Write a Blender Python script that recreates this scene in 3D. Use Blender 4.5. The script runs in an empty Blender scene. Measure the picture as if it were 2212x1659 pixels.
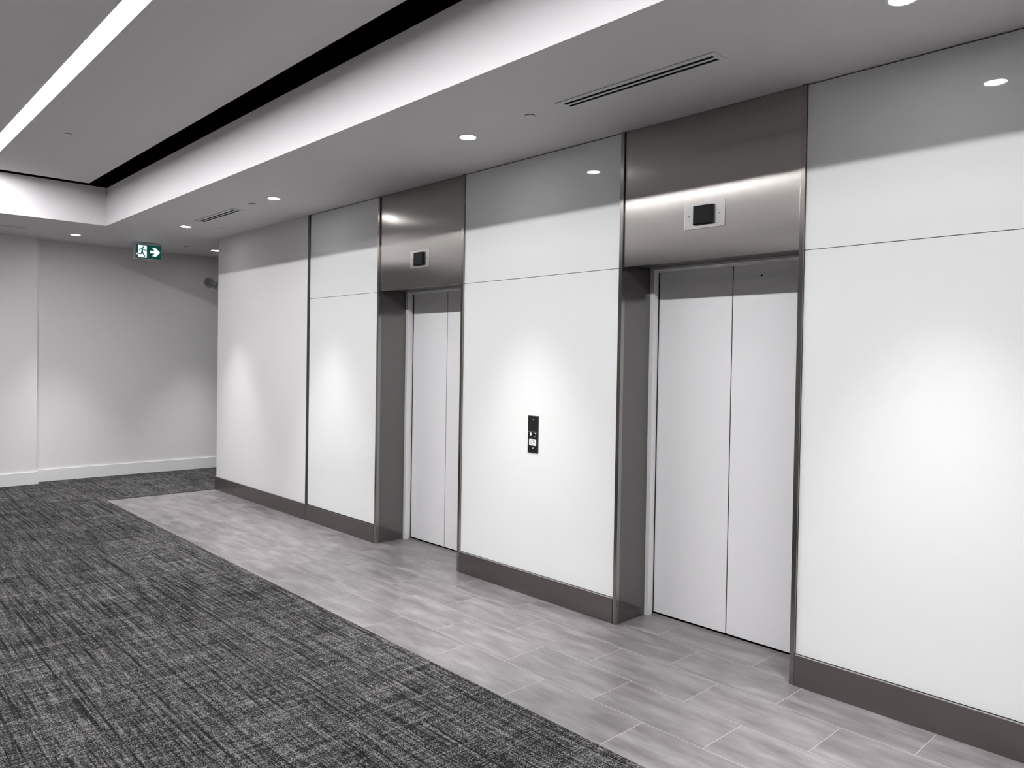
import bpy, bmesh, math
from mathutils import Vector, Matrix

S = bpy.context.scene
COL = S.collection

# ------------------------------------------------------------------ camera
F_PX, YAW, PITCH, ROLL = 1636.82, 0.8164, -0.0161, 0.0166
PPX, PPY = 3.19, -23.42
cd = bpy.data.cameras.new('camera')
cam = bpy.data.objects.new('camera', cd)
COL.objects.link(cam)
fw = Vector((-math.sin(YAW) * math.cos(PITCH), math.cos(YAW) * math.cos(PITCH), math.sin(PITCH)))
r0 = Vector((math.cos(YAW), math.sin(YAW), 0))
u0 = r0.cross(fw)
rt = math.cos(ROLL) * r0 + math.sin(ROLL) * u0
up = -math.sin(ROLL) * r0 + math.cos(ROLL) * u0
M = Matrix((rt, up, -fw)).transposed().to_4x4()
M.translation = Vector((0, -3.5502, 1.5636))
cam.matrix_world = M
cd.sensor_width = 36
cd.lens = F_PX * 36 / 2212
cd.shift_x = -PPX / 2212
cd.shift_y = PPY / 2212
cd.clip_start = 0.05
S.camera = cam

# ------------------------------------------------------------------ world, view
w = bpy.data.worlds.new('world')
S.world = w
w.use_nodes = True
w.node_tree.nodes['Background'].inputs[0].default_value = (0.9, 0.92, 1, 1)
w.node_tree.nodes['Background'].inputs[1].default_value = 0.0
S.view_settings.view_transform = 'Standard'
S.view_settings.look = 'None'
S.view_settings.gamma = 1
S.view_settings.use_curve_mapping = False
S.view_settings.exposure = 0.0
S.cycles.max_bounces = 5
S.cycles.diffuse_bounces = 3
S.cycles.glossy_bounces = 3
S.cycles.use_adaptive_sampling = True
S.cycles.adaptive_threshold = 0.03
S.cycles.caustics_reflective = False
S.cycles.caustics_refractive = False
STRIP = 100.0      # radiance of the linear ceiling light
SPOT = 230.0      # watts of each downlight

# ------------------------------------------------------------------ dimensions
H = 2.928         # soffit
HT = 3.328        # floating panel in the tray
X0, X1 = -8.84, -6.66
P1 = (-5.437, -4.345)      # openings of the two elevator entrances
P2 = (-2.842, -1.752)
TW = 0.024                 # width of the stainless edge trims
XR = 3.0                   # right end of the lobby, outside the frame
YB = -4.66                 # opposite wall, behind the camera
BH = 0.15
SEAM = 2.125
DH = 2.13
YT0, YT1 = -1.19, -3.47    # tray opening
XT0, XT1 = -8.87, 2.2
XFAR, XCOL = -10.60, -10.44
YCOL = -1.51

# ------------------------------------------------------------------ materials
def mat(name):
    m = bpy.data.materials.new(name)
    m.use_nodes = True
    return m, m.node_tree, m.node_tree.nodes['Principled BSDF']

def simple(name, col, rough=0.5, metal=0.0, spec=0.5, emit=None, es=0.0):
    m, t, b = mat(name)
    b.inputs['Base Color'].default_value = (*col, 1)
    b.inputs['Roughness'].default_value = rough
    b.inputs['Metallic'].default_value = metal
    b.inputs['Specular IOR Level'].default_value = spec
    if emit:
        b.inputs['Emission Color'].default_value = (*emit, 1)
        b.inputs['Emission Strength'].default_value = es
    return m

def nd(t, kind, **kw):
    n = t.nodes.new(kind)
    for k, v in kw.items():
        setattr(n, k, v)
    return n

def coords(t, scale=(1, 1, 1), rot=(0, 0, 0), loc=(0, 0, 0)):
    g = nd(t, 'ShaderNodeNewGeometry')
    mp = nd(t, 'ShaderNodeMapping')
    mp.inputs['Scale'].default_value = scale
    mp.inputs['Rotation'].default_value = rot
    mp.inputs['Location'].default_value = loc
    t.links.new(g.outputs['Position'], mp.inputs['Vector'])
    return mp.outputs[0]

def noise(t, vec, scale, detail=2, rough=0.5):
    n = nd(t, 'ShaderNodeTexNoise')
    n.inputs['Scale'].default_value = scale
    n.inputs['Detail'].default_value = detail
    n.inputs['Roughness'].default_value = rough
    t.links.new(vec, n.inputs['Vector'])
    return n.outputs['Fac']

def ramp(t, fac, stops):
    r = nd(t, 'ShaderNodeValToRGB')
    e = r.color_ramp.elements
    while len(e) < len(stops):
        e.new(0.5)
    for i, (p, c) in enumerate(stops):
        e[i].position = p
        e[i].color = (*c, 1) if len(c) == 3 else c
    t.links.new(fac, r.inputs[0])
    return r.outputs[0]

def mix(t, a, b, fac, mode='MIX'):
    n = nd(t, 'ShaderNodeMix', data_type='RGBA', blend_type=mode)
    for s, v in ((0, fac), (6, a), (7, b)):
        if hasattr(v, 'is_linked') or hasattr(v, 'links'):
            t.links.new(v, n.inputs[s])
        elif s == 0:
            n.inputs[0].default_value = v
        else:
            n.inputs[s].default_value = (*v, 1)
    return n.outputs[2]

def mth(t, op, a, b=None, c=None):
    n = nd(t, 'ShaderNodeMath', operation=op)
    for i, v in enumerate((a, b, c)):
        if v is None:
            continue
        if hasattr(v, 'links'):
            t.links.new(v, n.inputs[i])
        else:
            n.inputs[i].default_value = v
    return n.outputs[0]

def paint(name, col, rough=0.6, bump=0.00025):
    m, t, b = mat(name)
    b.inputs['Roughness'].default_value = rough
    b.inputs['Specular IOR Level'].default_value = 0.3
    v = coords(t)
    n = noise(t, v, 1.3, 3)
    c = mix(t, tuple(x * 0.985 for x in col), col, n)
    t.links.new(c, b.inputs['Base Color'])
    bp = nd(t, 'ShaderNodeBump')
    bp.inputs['Distance'].default_value = bump
    t.links.new(noise(t, v, 220, 2), bp.inputs['Height'])
    t.links.new(bp.outputs[0], b.inputs['Normal'])
    return m

M_CEIL = paint('ceiling_paint', (0.74, 0.72, 0.735))
M_WALL = paint('wall_paint', (0.84, 0.83, 0.835))
M_WALLD = paint('taupe_wall_paint', (0.20, 0.193, 0.19))
M_TRIMW = paint('white_trim_paint', (0.86, 0.86, 0.865), 0.4)
M_BLACK = simple('black_reveal', (0.002, 0.002, 0.002), 0.9, spec=0.0)
M_GAP = simple('dark_gap', (0.01, 0.01, 0.01), 0.8, spec=0.1)

def glass_mat():
    m, t, b = mat('white_back_painted_glass')
    b.inputs['Base Color'].default_value = (0.83, 0.845, 0.84, 1)
    b.inputs['Roughness'].default_value = 0.025
    b.inputs['IOR'].default_value = 1.5
    return m
M_GLASS = glass_mat()
M_DOOR = simple('door_white_enamel', (0.90, 0.90, 0.91), 0.34)

def steel(name, col, r1, wave, grain=0.04, aniso=0.75, sharp=0.3, sheet=((0.9, 0.9, 4.2), 0.5)):
    """brushed stainless: a horizontal grain that smears light vertically, over a sheet that is not quite flat"""
    m, t, b = mat(name)
    out = t.nodes['Material Output']
    v = coords(t, (3, 3, 900))
    g = noise(t, v, 1, 2)
    b.inputs['Metallic'].default_value = 1
    c = mix(t, tuple(x * (1 - grain) for x in col), tuple(x * (1 + grain) for x in col), g)
    t.links.new(c, b.inputs['Base Color'])
    b.inputs['Roughness'].default_value = r1
    b.inputs['Anisotropic'].default_value = aniso
    b.inputs['Anisotropic Rotation'].default_value = 0.0
    tg = nd(t, 'ShaderNodeTangent', direction_type='UV_MAP', uv_map='uv')
    t.links.new(tg.outputs[0], b.inputs['Tangent'])
    # second, sharper lobe
    b2 = nd(t, 'ShaderNodeBsdfPrincipled')
    b2.inputs['Metallic'].default_value = 1
    b2.inputs['Roughness'].default_value = 0.13
    t.links.new(c, b2.inputs['Base Color'])
    ms = nd(t, 'ShaderNodeMixShader')
    ms.inputs[0].default_value = sharp
    t.links.new(b.outputs[0], ms.inputs[1])
    t.links.new(b2.outputs[0], ms.inputs[2])
    t.links.new(ms.outputs[0], out.inputs[0])
    if wave:
        bp = nd(t, 'ShaderNodeBump')
        bp.inputs['Distance'].default_value = wave
        bp.inputs['Strength'].default_value = 1
        t.links.new(noise(t, coords(t, sheet[0], loc=(0, 0, sheet[1])), 1, 0), bp.inputs['Height'])
        t.links.new(bp.outputs[0], b.inputs['Normal'])
        t.links.new(bp.outputs[0], b2.inputs['Normal'])
    return m

M_STEEL = steel('brushed_steel_sheet', (0.385, 0.367, 0.35), 0.23, 0.006, sharp=0.15)
M_STEEL_FAR = steel('brushed_steel_bowed_sheet', (0.385, 0.367, 0.35), 0.23, 0.008, sharp=0.15, sheet=((0.8, 0.8, 3.6), 4.4))
M_STEELF = steel('brushed_steel_flat', (0.34, 0.325, 0.31), 0.24, 0)
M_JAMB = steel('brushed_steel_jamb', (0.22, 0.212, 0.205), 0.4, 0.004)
M_BASE = steel('bronze_steel_base', (0.24, 0.22, 0.215), 0.45, 0, 0.08, 0.4, 0.25)
M_STRIP = simple('dark_metal', (0.10, 0.098, 0.10), 0.35, 1.0)
M_PLATE = steel('plate_steel', (0.56, 0.55, 0.54), 0.24, 0, sharp=0.5)
M_PLATED = steel('dark_plate_steel', (0.16, 0.155, 0.15), 0.35, 0)
M_BLKPL = simple('black_plastic', (0.004, 0.004, 0.006), 0.5, spec=0.15)
M_LABEL = simple('white_label', (0.85, 0.85, 0.85), 0.5)
M_INK = simple('grey_ink', (0.25, 0.25, 0.27), 0.6)
M_CHROME = simple('bright_chrome', (0.85, 0.85, 0.86), 0.15, 1.0)
M_WHITEPL = simple('white_plastic', (0.72, 0.72, 0.72), 0.45)
M_GREYPL = simple('grey_plastic', (0.42, 0.42, 0.43), 0.45)
M_DKPL = simple('dark_grey_plastic', (0.10, 0.10, 0.105), 0.4)
M_LENS = simple('lamp_lens', (0.2, 0.2, 0.2), 0.3)
M_SILL = simple('aluminium_sill', (0.75, 0.74, 0.72), 0.3, 1.0)
M_EMIT = simple('linear_diffuser', (0.9, 0.9, 0.9), 0.5, emit=(1.0, 0.99, 0.995), es=STRIP)
M_DOWN = simple('downlight_lens', (0.9, 0.9, 0.9), 0.5, emit=(1.0, 0.99, 0.98), es=70.0)
M_SIGNG = simple('exit_sign_green', (0.0, 0.05, 0.04), 0.4, emit=(0.004, 0.075, 0.065), es=0.6)
M_SIGNW = simple('exit_sign_white', (0.8, 0.9, 0.88), 0.4, emit=(0.86, 1.0, 0.97), es=0.95)

def tile_mat():
    m, t, b = mat('porcelain_tile')
    g = nd(t, 'ShaderNodeNewGeometry')
    sp = nd(t, 'ShaderNodeSeparateXYZ')
    t.links.new(g.outputs['Position'], sp.inputs[0])
    x, y = sp.outputs[0], sp.outputs[1]
    ry = mth(t, 'DIVIDE', mth(t, 'SUBTRACT', y, 0.032), 0.3035)
    row = mth(t, 'FLOOR', ry)
    fy = mth(t, 'SUBTRACT', ry, row)
    off = mth(t, 'MULTIPLY', mth(t, 'FLOORED_MODULO', row, 2.0), 0.5)
    # joints of the even rows lie at x = -1.98 - 0.6 k, of the odd rows half a tile on
    rx = mth(t, 'ADD', mth(t, 'DIVIDE', mth(t, 'ADD', x, 1.982), 0.598), off)
    cx = mth(t, 'FLOOR', rx)
    fx = mth(t, 'SUBTRACT', rx, cx)
    ex = mth(t, 'MULTIPLY', mth(t, 'MINIMUM', fx, mth(t, 'SUBTRACT', 1.0, fx)), 0.598)
    ey = mth(t, 'MULTIPLY', mth(t, 'MINIMUM', fy, mth(t, 'SUBTRACT', 1.0, fy)), 0.3035)
    e = mth(t, 'MINIMUM', ex, ey)
    grout = mth(t, 'LESS_THAN', e, 0.0014)
    cb = nd(t, 'ShaderNodeCombineXYZ')
    t.links.new(cx, cb.inputs[0]); t.links.new(row, cb.inputs[1])
    wn = nd(t, 'ShaderNodeTexWhiteNoise', noise_dimensions='3D')
    t.links.new(cb.outputs[0], wn.inputs['Vector'])
    # each tile gets its own piece of the streaky pattern
    off3 = nd(t, 'ShaderNodeVectorMath', operation='SCALE')
    t.links.new(wn.outputs['Color'], off3.inputs[0]); off3.inputs['Scale'].default_value = 11
    ad = nd(t, 'ShaderNodeVectorMath', operation='ADD')
    t.links.new(g.outputs['Position'], ad.inputs[0]); t.links.new(off3.outputs[0], ad.inputs[1])
    mp = nd(t, 'ShaderNodeMapping')
    mp.inputs['Scale'].default_value = (1, 3.6, 1)
    mp.inputs['Rotation'].default_value = (0, 0, 0.12)
    t.links.new(ad.outputs[0], mp.inputs['Vector'])
    n1 = noise(t, mp.outputs[0], 3.2, 5, 0.6)
    c = ramp(t, n1, [(0.30, (0.115, 0.105, 0.108)), (0.5, (0.195, 0.183, 0.188)), (0.70, (0.30, 0.286, 0.293))])
    n2 = noise(t, coords(t), 1.7, 1)
    c = mix(t, c, (0.21, 0.182, 0.196), mth(t, 'MULTIPLY', n2, 0.3))
    tv = mth(t, 'ADD', mth(t, 'MULTIPLY', wn.outputs['Value'], 0.14), 0.93)
    cc = nd(t, 'ShaderNodeVectorMath', operation='SCALE')
    t.links.new(c, cc.inputs[0]); t.links.new(tv, cc.inputs['Scale'])
    c = mix(t, cc.outputs[0], (0.42, 0.41, 0.41), grout)
    t.links.new(c, b.inputs['Base Color'])
    r = mth(t, 'ADD', mth(t, 'MULTIPLY', n1, 0.10), 0.25)
    r = mth(t, 'ADD', r, mth(t, 'MULTIPLY', grout, 0.3))
    t.links.new(r, b.inputs['Roughness'])
    bp = nd(t, 'ShaderNodeBump')
    bp.inputs['Distance'].default_value = 0.0006
    hh = mth(t, 'ADD', mth(t, 'MULTIPLY', n1, 0.12), mth(t, 'MULTIPLY', grout, -0.8))
    t.links.new(hh, bp.inputs['Height'])
    t.links.new(bp.outputs[0], b.inputs['Normal'])
    return m
M_TILE = tile_mat()

def carpet_mat():
    m, t, b = mat('woven_carpet')
    b.inputs['Roughness'].default_value = 0.95
    b.inputs['Specular IOR Level'].default_value = 0.1
    # loops, then threads along x and along y, each broken up by slower noise
    loop = noise(t, coords(t, (1, 0.55, 1)), 330, 2, 0.7)
    sx = noise(t, coords(t, (5, 80, 1)), 1, 4, 0.7)       # long streaks running along x
    sy = noise(t, coords(t, (110, 26, 1)), 1, 4, 0.7)     # shorter cross threads along y
    sxb = noise(t, coords(t, (1.6, 34, 1)), 1, 2, 0.6)
    syb = noise(t, coords(t, (30, 1.7, 1)), 1, 2, 0.6)
    blot = noise(t, coords(t), 4.5, 3, 0.6)
    s = mth(t, 'ADD', mth(t, 'MULTIPLY', sx, 0.33), mth(t, 'MULTIPLY', sy, 0.30))
    s = mth(t, 'ADD', s, mth(t, 'MULTIPLY', sxb, 0.15))
    s = mth(t, 'ADD', s, mth(t, 'MULTIPLY', syb, 0.17))
    s = mth(t, 'ADD', s, mth(t, 'MULTIPLY', blot, 0.09))
    s = mth(t, 'ADD', s, mth(t, 'MULTIPLY', mth(t, 'SUBTRACT', loop, 0.5), 0.85))
    # darker yarn lines along x and paler picks along y
    lx = nd(t, 'ShaderNodeMapRange', interpolation_type='SMOOTHSTEP')
    t.links.new(noise(t, coords(t, (0.9, 62, 1), loc=(3, 7, 0)), 1, 2, 0.6), lx.inputs[0])
    lx.inputs[1].default_value = 0.36; lx.inputs[2].default_value = 0.48
    lx.inputs[3].default_value = -0.075; lx.inputs[4].default_value = 0.0
    ly = nd(t, 'ShaderNodeMapRange', interpolation_type='SMOOTHSTEP')
    t.links.new(noise(t, coords(t, (48, 1.6, 1), loc=(9, 2, 0)), 1, 2, 0.6), ly.inputs[0])
    ly.inputs[1].default_value = 0.56; ly.inputs[2].default_value = 0.68
    ly.inputs[3].default_value = 0.0; ly.inputs[4].default_value = 0.05
    s = mth(t, 'ADD', s, mth(t, 'ADD', lx.outputs[0], ly.outputs[0]))
    c = ramp(t, s, [(0.45, (0.006, 0.0055, 0.006)), (0.51, (0.024, 0.023, 0.024)), (0.56, (0.088, 0.086, 0.088)), (0.645, (0.27, 0.265, 0.268))])
    t.links.new(c, b.inputs['Base Color'])
    bp = nd(t, 'ShaderNodeBump')
    bp.inputs['Distance'].default_value = 0.003
    t.links.new(s, bp.inputs['Height'])
    t.links.new(bp.outputs[0], b.inputs['Normal'])
    return m
M_CARPET = carpet_mat()

# ------------------------------------------------------------------ mesh helpers
def box(bm, x0, x1, y0, y1, z0, z1, bevel=0.0):
    t = bmesh.new()
    bmesh.ops.create_cube(t, size=1)
    for v in t.verts:
        v.co = Vector((x0 + (v.co.x + .5) * (x1 - x0), y0 + (v.co.y + .5) * (y1 - y0), z0 + (v.co.z + .5) * (z1 - z0)))
    if bevel:
        bmesh.ops.bevel(t, geom=list(t.edges), offset=bevel, segments=2, affect='EDGES', profile=0.6)
    join(bm, t)
    return bm

def join(bm, t):
    me = bpy.data.meshes.new('tmp')
    t.to_mesh(me); t.free()
    bm.from_mesh(me)
    bpy.data.meshes.remove(me)

def lathe(bm, prof, centre, axis='z', seg=40):
    """prof = [(radius, height)] turned about the axis through centre"""
    t = bmesh.new()
    rings = []
    for r, h in prof:
        if r < 1e-6:
            rings.append([t.verts.new((0, 0, h))])
        else:
            rings.append([t.verts.new((r * math.cos(a), r * math.sin(a), h)) for a in [2 * math.pi * i / seg for i in range(seg)]])
    for a, b in zip(rings, rings[1:]):
        for i in range(seg):
            j = (i + 1) % seg
            if len(a) == 1 and len(b) == 1:
                continue
            if len(a) == 1:
                t.faces.new((a[0], b[i], b[j]))
            elif len(b) == 1:
                t.faces.new((a[i], b[0], a[j]))
            else:
                t.faces.new((a[i], b[i], b[j], a[j]))
    if len(rings[0]) > 1:
        t.faces.new(rings[0])
    if len(rings[-1]) > 1:
        t.faces.new(rings[-1])
    bmesh.ops.recalc_face_normals(t, faces=t.faces)
    R = Matrix.Identity(3)
    if axis == 'x':
        R = Matrix(((0, 0, 1), (0, 1, 0), (-1, 0, 0)))
    elif axis == '-y':
        R = Matrix(((1, 0, 0), (0, 0, -1), (0, 1, 0)))
    elif hasattr(axis, 'to_track_quat'):
        R = axis.to_track_quat('Z', 'Y').to_matrix()
    for v in t.verts:
        v.co = R @ v.co + Vector(centre)
    join(bm, t)
    return bm

def prism(bm, pts, place, d0, d1):
    """extrude the outline pts from depth d0 to d1; place(u, v, d) gives the point"""
    n = len(pts)
    a = [bm.verts.new(place(u, v, d0)) for u, v in pts]
    b = [bm.verts.new(place(u, v, d1)) for u, v in pts]
    bm.faces.new(a); bm.faces.new(b[::-1])
    for i in range(n):
        j = (i + 1) % n
        bm.faces.new((a[i], a[j], b[j], b[i]))
    return bm

def frame_box(bm, x0, x1, y0, y1, ix0, ix1, iy0, iy1, z0, z1):
    """horizontal plate with a rectangular hole"""
    box(bm, x0, x1, y0, iy0, z0, z1); box(bm, x0, x1, iy1, y1, z0, z1)
    box(bm, x0, ix0, iy0, iy1, z0, z1); box(bm, ix1, x1, iy0, iy1, z0, z1)
    return bm

def set_uv(me):
    uv = me.uv_layers.new(name='uv')
    for p in me.polygons:
        n = p.normal
        ax = max(range(3), key=lambda i: abs(n[i]))
        a, b = ((1, 2), (0, 2), (0, 1))[ax]
        for li in p.loop_indices:
            c = me.vertices[me.loops[li].vertex_index].co
            uv.data[li].uv = (c[a], c[b])

def obj(name, bm, m, parent=None, smooth=False, label=None):
    me = bpy.data.meshes.new(name)
    bmesh.ops.recalc_face_normals(bm, faces=bm.faces)
    if parent is not None:
        off = parent.location.copy()
        p = parent.parent
        while p is not None:
            off += p.location; p = p.parent
    else:
        # a mesh of its own has its origin at the middle of its lowest level
        xs = [v.co for v in bm.verts]
        off = Vector(((min(c.x for c in xs) + max(c.x for c in xs)) / 2, (min(c.y for c in xs) + max(c.y for c in xs)) / 2, min(c.z for c in xs)))
    for v in bm.verts:
        v.co -= off
    bm.to_mesh(me); bm.free()
    set_uv(me)
    if smooth:
        for p in me.polygons:
            p.use_smooth = True
        try:
            me.set_sharp_from_angle(angle=math.radians(35))
        except Exception:
            pass
    me.materials.append(m)
    o = bpy.data.objects.new(name, me)
    COL.objects.link(o)
    if parent is not None:
        o.parent = parent
    else:
        o.location = off
    if label:
        o['label'] = label
    return o

def tag(o, label, cat, group=None, kind=None):
    o['label'] = label; o['category'] = cat
    if group: o['group'] = group
    if kind: o['kind'] = kind
    return o

def thing(name, label, cat, loc, group=None, kind=None):
    o = bpy.data.objects.new(name, None)
    o.empty_display_size = 0.1
    COL.objects.link(o)
    o.location = loc
    return tag(o, label, cat, group, kind)

def struct(name, bm, m, label, cat):
    return tag(obj(name, bm, m), label, cat, kind='structure')

def dup(root, loc, label):
    """a copy of a thing with its parts and sub-parts"""
    r = root.copy(); COL.objects.link(r); r.location = loc; r['label'] = label
    def kids(src, dst):
        for ch in list(src.children):
            c = ch.copy(); COL.objects.link(c); c.parent = dst
            kids(ch, c)
    kids(root, r)
    return r

B = bmesh.new

# ------------------------------------------------------------------ floor
bm = B()
box(bm, X0, XR, -1.178, 0.0, -0.12, 0.0)                 # tiled strip along the elevators
for a, b in (P1, P2):
    box(bm, a - 0.02, b + 0.02, 0.0, 0.335, -0.12, 0.0)
struct('floor', bm, M_TILE, 'grey porcelain tile floor along the elevator wall, laid in running bond', 'floor')
bm = B()
box(bm, -12.0, XR, YB, -1.178, -0.12, 0.004)
box(bm, -12.0, X0, -1.178, 8.0, -0.12, 0.004)
struct('floor', bm, M_CARPET, 'dark charcoal woven carpet left of and around the grey tile strip', 'carpet')

# ------------------------------------------------------------------ walls
WT = 0.45
bm = B()
box(bm, X0, X1 - 0.018, 0.0, WT, 0, H)
box(bm, X0, X0 + 0.15, WT, 8.0, 0, H)
struct('wall_left', bm, M_WALL, 'white painted wall end left of the dark vertical metal strip', 'wall')
# solid wall behind the glass bays
for i, (a, b, lab) in enumerate(((X1 + 0.018, P1[0] - 0.05, 'wall behind the narrow white glass bay left of the far elevator'),
                                 (P1[1] + 0.05, P2[0] - 0.05, 'wall behind the white glass bay between the two elevators'),
                                 (P2[1] + 0.05, XR, 'wall behind the white glass bay right of the near elevator'))):
    bm = B(); box(bm, a, b, 0.014, WT, 0, H)
    struct('wall_right', bm, M_GAP, lab, 'wall')
bm = B(); box(bm, XFAR - 0.2, XFAR, YCOL, 8.0, 0, H)
struct('wall_far', bm, M_WALL, 'white far wall of the corridor behind the exit sign', 'wall')
bm = B(); box(bm, XFAR - 0.2, XCOL, YB - 0.2, YCOL, 0, H)
struct('wall_far', bm, M_WALL, 'white wall section stepping forward at the left edge of the view', 'wall')
bm = B(); box(bm, XFAR - 0.2, X0 + 0.15, 8.0, 8.2, 0, H)
struct('wall_corridor', bm, M_WALLD, 'taupe wall closing the side corridor', 'wall')
bm = B(); box(bm, XCOL, XR, YB - 0.2, YB, 0, H)
struct('wall_back', bm, M_WALLD, 'taupe wall opposite the elevators', 'wall')
bm = B(); box(bm, XR, XR + 0.2, YB - 0.2, WT, 0, H)
struct('wall_end', bm, M_WALLD, 'taupe wall closing the lobby on the near side', 'wall')

# ------------------------------------------------------------------ ceiling
bm = B()
frame_box(bm, XFAR - 0.2, XR + 0.2, YB - 0.2, 8.2, XT0, XT1, YT1, YT0, H, HT)
box(bm, XFAR - 0.2, XR + 0.2, YB - 0.2, 8.2, HT + 0.35, HT + 0.4)
struct('ceiling', bm, M_CEIL, 'white gypsum ceiling with the long raised tray', 'ceiling')
bm = B()                                                   # black void seen through the slot round the floating panel
t_ = 0.02
box(bm, XT0 - 0.3, XT1 + 0.3, YT1 - 0.3, YT0 + 0.3, HT + 0.33, HT + 0.35)
box(bm, XT0 - 0.3, XT1 + 0.3, YT0 + 0.0, YT0 + 0.3, HT, HT + 0.33)
box(bm, XT0 - 0.3, XT1 + 0.3, YT1 - 0.3, YT1, HT, HT + 0.33)
box(bm, XT0 - 0.3, XT0, YT1, YT0, HT, HT + 0.33)
box(bm, XT1, XT1 + 0.3, YT1, YT0, HT, HT + 0.33)
struct('trim_1', bm, M_BLACK, 'black shadow gap round the raised ceiling panel', 'shadow gap')
# floating panel with the slot for the linear light
LY0, LY1 = -2.386, -2.282
PX0, PX1, PY0, PY1 = -8.76, 2.05, -3.28, -1.385
LX0, LX1 = -8.62, 1.9
bm = B()
frame_box(bm, PX0, PX1, PY0, PY1, LX0, LX1, LY0, LY1, HT, HT + 0.09)
struct('ceiling', bm, M_CEIL, 'white floating ceiling panel inside the raised tray', 'ceiling panel')

# linear light
lt = thing('linear_ceiling_light', 'long bright recessed linear light running along the raised ceiling panel', 'ceiling light', ((LX0 + LX1) / 2, (LY0 + LY1) / 2, HT))
bm = B(); box(bm, LX0 + 0.002, LX1 - 0.002, LY0 + 0.002, LY1 - 0.002, HT + 0.006, HT + 0.012)
obj('diffuser', bm, M_EMIT, lt, label='glowing white diffuser')
bm = B(); box(bm, LX0 + 0.002, LX1 - 0.002, LY0 + 0.002, LY1 - 0.002, HT + 0.013, HT + 0.085)
obj('housing', bm, M_WHITEPL, lt)

# ------------------------------------------------------------------ skirting
bm = B()
box(bm, XFAR, XFAR + 0.018, YCOL, 7.98, 0.004, 0.15, 0.002)
struct('baseboard_far', bm, M_TRIMW, 'white baseboard along the far corridor wall', 'baseboard')
bm = B()
box(bm, XCOL, XCOL + 0.018, YB, YCOL + 0.018, 0.004, 0.15, 0.002)
box(bm, XFAR + 0.018, XCOL, YCOL, YCOL + 0.018, 0.004, 0.15, 0.002)
struct('baseboard_left', bm, M_TRIMW, 'white baseboard round the wall section at the left edge', 'baseboard')
for a, b, lab in ((X0 - 0.012, X1 - 0.002, 'dark metal baseboard under the painted wall end'),
                  (X1 + 0.002, P1[0] - TW - 0.002, 'dark metal baseboard under the narrow glass bay left of the far elevator'),
                  (P1[1] + TW + 0.002, P2[0] - TW - 0.002, 'dark metal baseboard under the call station between the elevators'),
                  (P2[1] + TW + 0.002, XR, 'dark metal baseboard right of the near elevator')):
    bm = B(); box(bm, a, b, -0.014, 0.0135 if a > X0 else 0.0, 0.0, BH, 0.0006)
    if a < X0:
        box(bm, a, X0, 0.0, 7.9, 0.004, BH, 0.0012)
    bb = struct('baseboard_right', bm, M_BASE, lab, 'baseboard')
    if a > X1 + 1:                                         # bright metal strip added for the highlight along the base ledge
        bm = B(); box(bm, a + 0.001, min(b, XR - 0.002) - 0.001, -0.0135, 0.012, BH + 0.0002, BH + 0.003)
        obj('ledge_highlight', bm, M_SILL, bb, label='thin bright metal strip added as the highlight on the top ledge')

# dark strip between the painted wall and the glass
bm = B(); box(bm, X1 - 0.0175, X1 + 0.0175, -0.009, 0.013, BH, H, 0.001)
struct('trim_2', bm, M_STRIP, 'dark vertical metal strip from baseboard to ceiling left of the glass bay', 'trim')

# ------------------------------------------------------------------ glass panels
def glass(x0, x1, z0, z1, label):
    bm = B(); box(bm, x0, x1, -0.0, 0.012, z0, z1, 0.0008)
    tag(obj('glass_wall_panel', bm, M_GLASS), label, 'glass panel', 'white glass panels cladding the elevator wall')
G = 0.0016
bays = ((X1 + 0.019, P1[0] - TW - 0.0015, 'narrow bay left of the far elevator'),
        (P1[1] + TW + 0.0015, P2[0] - TW - 0.0015, 'bay between the two elevators'),
        (P2[1] + TW + 0.0015, XR - 0.003, 'wide bay right of the near elevator'))
for x0, x1, lab in bays:
    glass(x0, x1, SEAM + G, H - 0.006, 'upper white glossy glass panel, %s' % lab)
    glass(x0, x1, BH + 0.005, SEAM - G, 'tall lower white glossy glass panel, %s' % lab)

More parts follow.
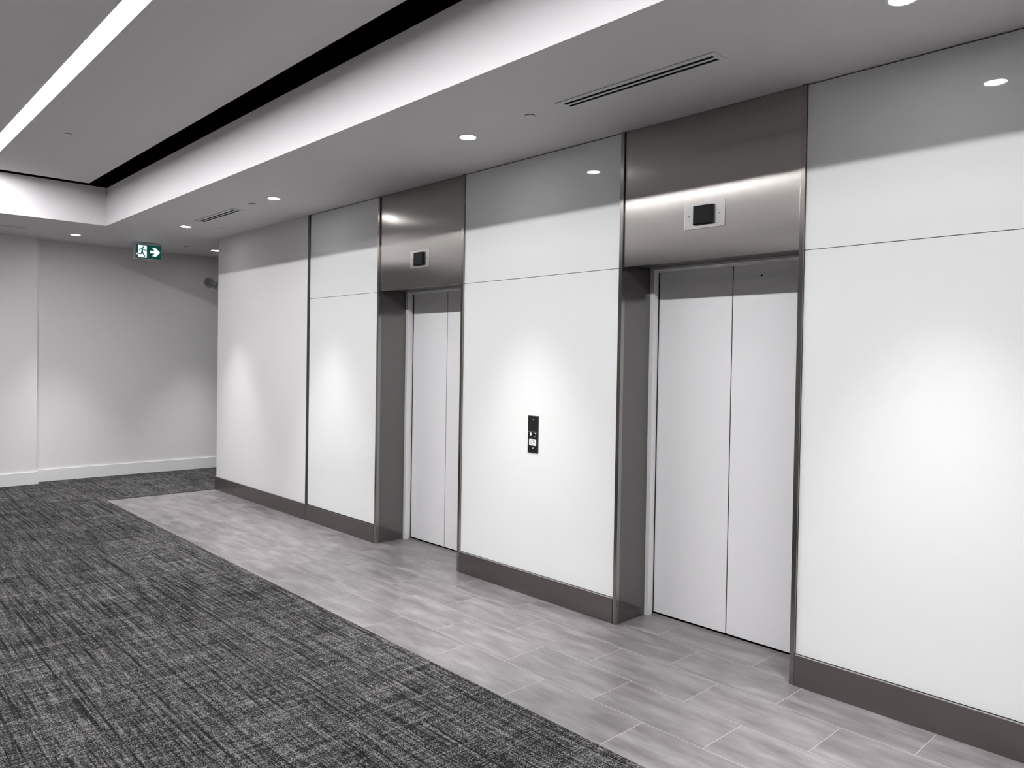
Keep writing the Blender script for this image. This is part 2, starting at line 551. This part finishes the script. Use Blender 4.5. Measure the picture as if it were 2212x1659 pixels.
# ------------------------------------------------------------------ elevator entrances
def entrance(P, seam, n, which, sheet):
    a, b = P
    xm = (a + b) / 2
    cl = thing('elevator_surround', 'brushed stainless steel surround framing the %s' % which, 'elevator surround', (xm, 0.0, 0.0), 'stainless elevator surrounds')
    # transom sheet
    bm = B(); box(bm, a + 0.003, b - 0.003, 0.0, 0.018, DH, H - 0.002, 0.0012)
    obj('transom_panel', bm, sheet, cl, label='tall wavy brushed steel sheet above the doors')
    # vertical edge trims
    for x0, x1 in ((a - TW, a), (b, b + TW)):
        bm = B(); box(bm, x0, x1, -0.012, 0.02, 0.0, H, 0.0012)
        obj('edge_trim', bm, M_STEELF, cl)
    # jamb sheets lining the recess
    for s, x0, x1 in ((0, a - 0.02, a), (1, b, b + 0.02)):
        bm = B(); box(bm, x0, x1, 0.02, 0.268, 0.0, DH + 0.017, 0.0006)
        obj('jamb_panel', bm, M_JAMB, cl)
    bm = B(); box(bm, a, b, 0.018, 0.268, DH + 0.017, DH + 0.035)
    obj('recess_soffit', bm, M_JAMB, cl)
    bm = B(); box(bm, a - 0.02, b + 0.02, 0.27, WT, DH + 0.06, H); box(bm, a, b, 0.02, 0.27, DH + 0.1, H)
    obj('backing', bm, M_GAP, cl)
    # the doors with their white frame
    d = thing('door_%d' % n, 'white two-leaf doors of the %s' % which, 'elevator door', (xm, 0.30, 0.0), kind='structure')
    bm = B()
    for x0, x1 in ((a - 0.02, a + 0.028), (b - 0.028, b + 0.02)):
        box(bm, x0, x1, 0.2695, 0.305, 0.0, DH + 0.05, 0.001)
    for x0, x1 in ((a - 0.02, a + 0.016), (b - 0.016, b + 0.02)):
        box(bm, x0, x1, 0.305, 0.333, 0.0, DH + 0.05, 0.001)
    box(bm, a + 0.028, b - 0.028, 0.2695, 0.305, DH + 0.004, DH + 0.05, 0.001)
    box(bm, a + 0.016, b - 0.016, 0.305, 0.333, DH - 0.004, DH + 0.05, 0.001)
    obj('door_frame', bm, M_DOOR, d)
    for k, (x0, x1) in enumerate(((a + 0.0, seam - 0.0028), (seam + 0.0028, b - 0.0))):
        bm = B(); box(bm, x0, x1, 0.339, 0.372, 0.012, DH + 0.05, 0.0012)
        leaf = obj('door_leaf', bm, M_DOOR, d)
        if k == 1:
            bm = B(); lathe(bm, [(0.0, 0.0008), (0.0055, 0.0008), (0.0055, 0.0), (0, 0)], (seam + 0.177, 0.339, 2.062), '-y', 20)
            obj('lock_hole', bm, M_GAP, leaf, label='small round black lock hole')
    bm = B(); box(bm, seam - 0.0045, seam + 0.0045, 0.3405, 0.372, 0.012, DH + 0.05)
    box(bm, a + 0.0162, a + 0.0195, 0.3342, 0.3388, 0.0, DH - 0.004); box(bm, b - 0.0195, b - 0.0162, 0.3342, 0.3388, 0.0, DH - 0.004)
    obj('rubber_seal', bm, M_GAP, d, label='black rubber seals between and beside the leaves')
    bm = B(); box(bm, a - 0.02, b + 0.02, 0.374, WT, 0.0, DH + 0.06)
    obj('shaft_backing', bm, M_BLACK, d)
    bm = B(); box(bm, a, b, 0.335, 0.374, -0.03, -0.012)
    obj('sill_groove', bm, M_BLACK, d)
    bm = B(); box(bm, a + 0.02, b - 0.02, 0.3335, 0.338, -0.03, 0.003, 0.0006)
    obj('sill', bm, M_SILL, d, label='thin bright aluminium sill edge')

entrance(P1, -4.945, 1, 'far elevator', M_STEEL_FAR)
entrance(P2, -2.314, 2, 'near elevator', M_STEEL)

# ------------------------------------------------------------------ floor indicators
def indicator(cx, cz, label):
    t = thing('floor_indicator', label, 'indicator', (cx, 0.0, cz - 0.071), 'indicators above the elevators')
    w2, h2 = 0.1265, 0.071
    bm = B(); box(bm, cx - w2, cx + w2, -0.003, 0.0, cz - h2, cz + h2, 0.0008)
    obj('mounting_plate', bm, M_PLATE, t, label='brushed steel plate')
    bw, bh = 0.060, 0.051
    bm = B()                                               # black housing tapering forward
    q = [bm.verts.new((cx + sx * bw * k, y, cz + sz * bh * k)) for k, y in ((1, -0.003), (0.99, -0.019), (0.9, -0.023)) for sx, sz in ((-1, -1), (1, -1), (1, 1), (-1, 1))]
    for r_ in (0, 4):
        for i in range(4):
            j = (i + 1) % 4
            bm.faces.new((q[r_ + i], q[r_ + j], q[r_ + 4 + j], q[r_ + 4 + i]))
    bm.faces.new(q[8:12]); bm.faces.new(q[0:4])
    hs = obj('display_housing', bm, M_BLKPL, t, label='black box-shaped display housing')
    for s in (-1, 1):
        bm = B(); lathe(bm, [(0, 0.0012), (0.003, 0.0012), (0.0042, 0), (0, 0)], (cx + s * 0.095, -0.003, cz), '-y', 16)
        obj('screw', bm, M_DKPL, t)
    return t
indicator(-2.294, 2.369, 'square black floor indicator on steel plate above the near elevator')
indicator(-4.876, 2.355, 'square black floor indicator on steel plate above the far elevator')

# ------------------------------------------------------------------ call station
cs = thing('call_station', 'narrow dark steel hall call station with white label between the elevators', 'call panel', (-3.574, 0.0, 0.955))
bm = B(); box(bm, -3.623, -3.525, -0.0045, -0.0, 0.955, 1.2015, 0.001)
obj('faceplate', bm, M_PLATED, cs, label='dark grey steel faceplate')
for z in (1.176, 0.985):
    bm = B(); lathe(bm, [(0, 0.0022), (0.003, 0.002), (0.0046, 0.0008), (0.005, 0), (0, 0)], (-3.574, -0.0045, z), '-y', 20)
    obj('screw', bm, M_CHROME, cs, True, label='bright round screw')
bm = B(); box(bm, -3.615, -3.533, -0.0085, -0.0045, 1.0935, 1.0965, 0.0008)
obj('edge_lip', bm, M_CHROME, cs, label='bright thin horizontal lip')
ks = None
bm = B(); lathe(bm, [(0.0, 0.0), (0.0145, 0.0), (0.0145, 0.003), (0.0125, 0.005), (0.0115, 0.005), (0.0115, 0.002), (0, 0.002)], (-3.558, -0.0045, 1.0765), '-y', 28)
ks = obj('call_button', bm, M_CHROME, cs, True, label='round button with bright ring')
bm = B(); lathe(bm, [(0, 0.0), (0.0113, 0.0), (0.0113, 0.0035), (0.009, 0.0045), (0, 0.0045)], (-3.558, -0.0065, 1.0765), '-y', 28)
obj('button_face', bm, M_BLKPL, ks, True, label='black button face')
bm = B()
sh = [(-0.009, 0.009), (0.009, 0.009), (0.009, -0.001), (0.0055, -0.007), (0.001, -0.0105), (-0.001, -0.0105), (-0.0055, -0.007), (-0.009, -0.001)]
prism(bm, sh, lambda u, v, d: (-3.594 + u, d, 1.079 + v), -0.0045, -0.0058)
obj('shield_emblem', bm, M_LABEL, cs, label='small white shield-shaped mark')
bm = B()
def rr(cx, cz, w_, h_, r_, n=5):
    pts = []
    for sx, sz, a0 in ((1, 1, 0), (-1, 1, 90), (-1, -1, 180), (1, -1, 270)):
        for i in range(n + 1):
            an = math.radians(a0 + 90 * i / n)
            pts.append((cx + sx * (w_ / 2 - r_) + r_ * math.cos(an), cz + sz * (h_ / 2 - r_) + r_ * math.sin(an)))
    return pts
prism(bm, rr(-3.5755, 1.0245, 0.066, 0.044, 0.005), lambda u, v, d: (u, d, v), -0.0045, -0.0053)
lb = obj('label_plate', bm, M_LABEL, cs, label='white rounded label with faint grey marks')
bm = B()
for u0_, u1_, v0_, v1_ in ((-.022, .021, .0125, .0155), (-.026, -.006, .002, .0032), (-.018, -.006, -.013, -.0085), (.006, .010, -.007, .005),
                           (.012, .016, -.009, .007), (.018, .022, -.006, .003), (.004, .020, -.0155, -.014)):
    box(bm, -3.5755 + u0_, -3.5755 + u1_, -0.0056, -0.0053, 1.0245 + v0_, 1.0245 + v1_)
for i in range(6):
    a_ = math.radians(180 - 18 * i)
    box(bm, -3.5755 + .004 + .014 * math.cos(a_) - .0012, -3.5755 + .004 + .014 * math.cos(a_) + .0012, -0.0056, -0.0053,
        1.0245 - .010 + .013 * math.sin(a_) - .0012, 1.0245 - .010 + .013 * math.sin(a_) + .0012)
obj('label_print', bm, M_INK, lb, label='faint grey print')

# ------------------------------------------------------------------ downlights
def spot_lamp(x, y, z, parent, power=SPOT):
    ld = bpy.data.lights.new('downlight_lamp', 'SPOT')
    ld.energy = power
    ld.spot_size = math.radians(57)
    ld.spot_blend = 1.0
    ld.shadow_soft_size = 0.035
    ld.color = (1.0, 0.985, 0.965)
    lo = bpy.data.objects.new('downlight_lamp', ld)
    COL.objects.link(lo)
    lo.parent = parent
    lo.location = (0, 0, -0.012)
    return lo

def downlight(x, y, label):
    t = thing('recessed_downlight', label, 'downlight', (x, y, H), 'round recessed downlights in the lobby ceiling')
    bm = B(); lathe(bm, [(0.047, -0.0005), (0.049, -0.005), (0.060, -0.0045), (0.0635, -0.001), (0.0635, 0.0), (0.047, 0.0)], (x, y, H), 'z', 48)
    obj('trim_ring', bm, M_TRIMW, t, True, label='thin white trim ring')
    bm = B(); lathe(bm, [(0, -0.0028), (0.0465, -0.001), (0.0465, 0.0)], (x, y, H), 'z', 28)
    obj('lens', bm, M_DOWN, t, True, label='glowing white lens')
    spot_lamp(x, y, H, t)
    return t
D0 = downlight(-3.597, -0.585, 'glowing round downlight between the two elevators, beside a flat cap')
for x, y, lab in ((-6.191, -0.592, 'glowing round downlight in front of the narrow glass bay, right of a small flat cap'),
                  (-8.244, -0.592, 'glowing round downlight near the exit sign, just left of the far slot vent'),
                  (-1.087, -0.585, 'glowing round downlight cut off by the top edge at the upper right'),
                  (-9.807, -1.262, 'glowing round downlight left of the exit sign'),
                  (-9.812, 0.346, 'glowing round downlight at the wall corner right of the exit sign')):
    dup(D0, (x, y, H), lab)
dup(D0, (1.42, -0.585, H), 'added glowing round downlight, unseen beyond the right edge of the view')  # extra lamp added out of view, next in the row

# ------------------------------------------------------------------ flat sprinkler caps
def cap(x, y, z, label):
    t = thing('sprinkler_cap', label, 'sprinkler cap', (x, y, z), 'flat round sprinkler caps')
    bm = B(); lathe(bm, [(0, -0.006), (0.031, -0.006), (0.0325, -0.0048), (0.0325, -0.0035), (0, -0.0035)], (x, y, z), 'z', 40)
    obj('cover_plate', bm, M_CEIL, t, True)
    bm = B(); lathe(bm, [(0, -0.0035), (0.029, -0.0035), (0.029, 0.0), (0, 0.0)], (x, y, z), 'z', 40)
    obj('collar', bm, M_GAP, t, True, label='dark gap collar')
    return t
C0 = cap(-3.04, -0.60, H, 'flat white round sprinkler cap right of the nearest whole downlight')
for x, y, z, lab in ((-6.576, -0.612, H, 'flat white round sprinkler cap by the far end of the small slot vent'),
                     (-9.77, -0.03, H, 'flat white round sprinkler cap right of the exit sign'),
                     (-6.94, -1.99, HT, 'flat white round sprinkler cap on the raised panel beside the linear light')):
    dup(C0, (x, y, z), lab)

# ------------------------------------------------------------------ slot vents
def vent(cx, cy, length, along, label):
    """slot diffuser with two slots"""
    t = thing('slot_vent', label, 'vent', (cx, cy, H), 'linear slot vents in the ceiling')
    def bb(bm, u0_, u1_, v0_, v1_, z0, z1, bv=0):
        if along == 'x':
            return box(bm, cx + u0_, cx + u1_, cy + v0_, cy + v1_, z0, z1, bv)
        return box(bm, cx - v1_, cx - v0_, cy + u0_, cy + u1_, z0, z1, bv)
    L, W_ = length / 2, 0.058
    ls, z0, z1 = L - 0.028, H - 0.005, H - 0.0002
    s = [(-0.030, -0.008), (0.009, 0.031)]
    bm = B()
    bb(bm, -L, L, -W_, s[0][0], z0, z1); bb(bm, -L, L, s[1][1], W_, z0, z1)
    bb(bm, -L, -ls, s[0][0], s[1][1], z0, z1); bb(bm, ls, L, s[0][0], s[1][1], z0, z1)
    bb(bm, -ls, ls, s[0][1], s[1][0], z0, z1)
    obj('frame', bm, M_WHITEPL, t)
    for a_, b_ in s:
        bm = B(); bb(bm, -ls, ls, a_, b_, H - 0.0015, H - 0.0002)
        obj('slot', bm, M_BLACK, t, label='black slot')
    return t
vent(-2.318, -0.594, 0.956, 'x', 'long white ceiling vent with two black slots in front of the near elevator')
vent(-7.375, -0.597, 0.94, 'x', 'small-looking two-slot ceiling vent above the painted wall end')
vent(-9.72, -2.23, 0.94, 'y', 'two-slot ceiling vent at the left edge of the view')

# ceiling access hatch
t = thing('access_hatch', 'faint flush square access hatch in the ceiling near the wall corner', 'access hatch', (-8.14, -0.225, H))
bm = B(); box(bm, -8.272, -8.008, -0.357, -0.093, H - 0.0012, H - 0.0002)
obj('frame', bm, M_CEIL, t)
bm = B(); box(bm, -8.262, -8.018, -0.347, -0.103, H - 0.0022, H - 0.0013)
obj('hatch_door', bm, M_CEIL, t)

# ------------------------------------------------------------------ exit sign
EX = -9.79
es = thing('exit_sign', 'green and white running man exit sign with arrow hanging under the ceiling', 'exit sign', (EX, -0.475, 2.72))
bm = B(); box(bm, EX - 0.045, EX - 0.0, -0.634, -0.322, 2.722, 2.912, 0.004)
obj('housing', bm, M_WHITEPL, es, label='light grey housing')
bm = B(); box(bm, EX - 0.035, EX - 0.012, -0.56, -0.40, 2.912, H, 0.002)
obj('ceiling_mount', bm, M_WHITEPL, es)
SY0, SY1, SZ0, SZ1 = -0.623, -0.331, 2.733, 2.899
bm = B(); box(bm, EX, EX + 0.002, SY0, SY1, SZ0, SZ1)
fc = obj('sign_face', bm, M_SIGNG, es, label='dark green sign face')
def sg(u, v, d):
    return (EX + d, SY0 + u * (SY1 - SY0), SZ1 - v * (SZ1 - SZ0))
bm = B()
prism(bm, [(.094, .06), (.435, .06), (.435, .94), (.10, .94)], sg, 0.002, 0.0028)
obj('doorway_symbol', bm, M_SIGNW, fc, label='glowing white doorway')
bm = B()
prism(bm, [(.566, .40), (.75, .40), (.644, .18), (.783, .17), (.966, .485), (.80, .80), (.644, .79), (.75, .58), (.566, .58)], sg, 0.002, 0.0028)
obj('arrow_symbol', bm, M_SIGNW, fc, label='glowing white arrow pointing right')
# running man: head, and limbs drawn as thick rounded strokes in one plane
AS = (SY1 - SY0) / (SZ1 - SZ0)
def stroke(bm, pts, rad, d):
    for (ua, va, ra), (ub, vb, rb) in zip([(p[0], p[1], r) for p, r in zip(pts, rad)], [(p[0], p[1], r) for p, r in zip(pts[1:], rad[1:])]):
        A_, B_ = Vector((ua * AS, va)), Vector((ub * AS, vb))
        an = math.atan2(B_.y - A_.y, B_.x - A_.x)
        out = []
        for i in range(9):
            th = an + math.pi / 2 + math.pi * i / 8
            out.append(A_ + ra * Vector((math.cos(th), math.sin(th))))
        for i in range(9):
            th = an - math.pi / 2 + math.pi * i / 8
            out.append(B_ + rb * Vector((math.cos(th), math.sin(th))))
        prism(bm, [(p.x / AS, p.y) for p in out], sg, 0.002, d)
bm = B()                                                   # white halo where the rear leg leaves the doorway
stroke(bm, [(.10, .70), (.052, .70)], [.055, .050], 0.0030)
obj('leg_outline', bm, M_SIGNW, fc)
bm = B()
stroke(bm, [(.295, .195), (.2955, .195)], [.055, .055], 0.0036)
stroke(bm, [(.268, .335), (.250, .52)], [.062, .055], 0.0037)
stroke(bm, [(.275, .31), (.352, .40), (.434, .42)], [.035, .028, .022], 0.0038)
stroke(bm, [(.262, .305), (.180, .335), (.140, .455)], [.032, .027, .022], 0.0039)
stroke(bm, [(.245, .54), (.222, .685), (.075, .70)], [.045, .034, .024], 0.0040)
stroke(bm, [(.262, .54), (.311, .70), (.362, .86)], [.045, .036, .030], 0.0041)
obj('running_man_symbol', bm, M_SIGNG, fc, label='green running man')

# ------------------------------------------------------------------ emergency light heads on the far wall
ey, ez = 0.572, 2.585
el = thing('emergency_light', 'grey round two-headed emergency light on the far corridor wall', 'emergency light', (XFAR, ey, ez - 0.07))
bm = B(); lathe(bm, [(0, 0), (0.070, 0), (0.070, 0.012), (0.060, 0.022), (0, 0.024)], (XFAR, ey, ez), Vector((1, 0, 0)), 40)
obj('back_plate', bm, M_GREYPL, el, True)
for dy, dz, ax in ((-0.030, 0.022, Vector((0.75, -0.45, -0.35))), (0.066, -0.020, Vector((0.55, 0.75, -0.35)))):
    c = Vector((XFAR + 0.058, ey + dy, ez + dz))
    ax = ax.normalized()
    bm = B(); lathe(bm, [(0, -0.03), (0.018, -0.028), (0.030, -0.012), (0.034, 0.02), (0.034, 0.026), (0.029, 0.026), (0.027, 0.018), (0, 0.016)], c, ax, 32)
    hd = obj('lamp_head', bm, M_GREYPL, el, True)
    bm = B(); lathe(bm, [(0, 0.017), (0.0265, 0.019), (0.0265, 0.021), (0, 0.024)], c, ax, 32)
    obj('lens', bm, M_LENS, hd, True)
    bm = B()
    s0 = Vector((XFAR + 0.02, ey + dy * 0.45, ez + dz * 0.45)); dv = c - ax * 0.02 - s0
    lathe(bm, [(0.009, 0), (0.009, dv.length), (0, dv.length)], s0, dv.normalized(), 16)
    obj('swivel_arm', bm, M_GREYPL, el, True)
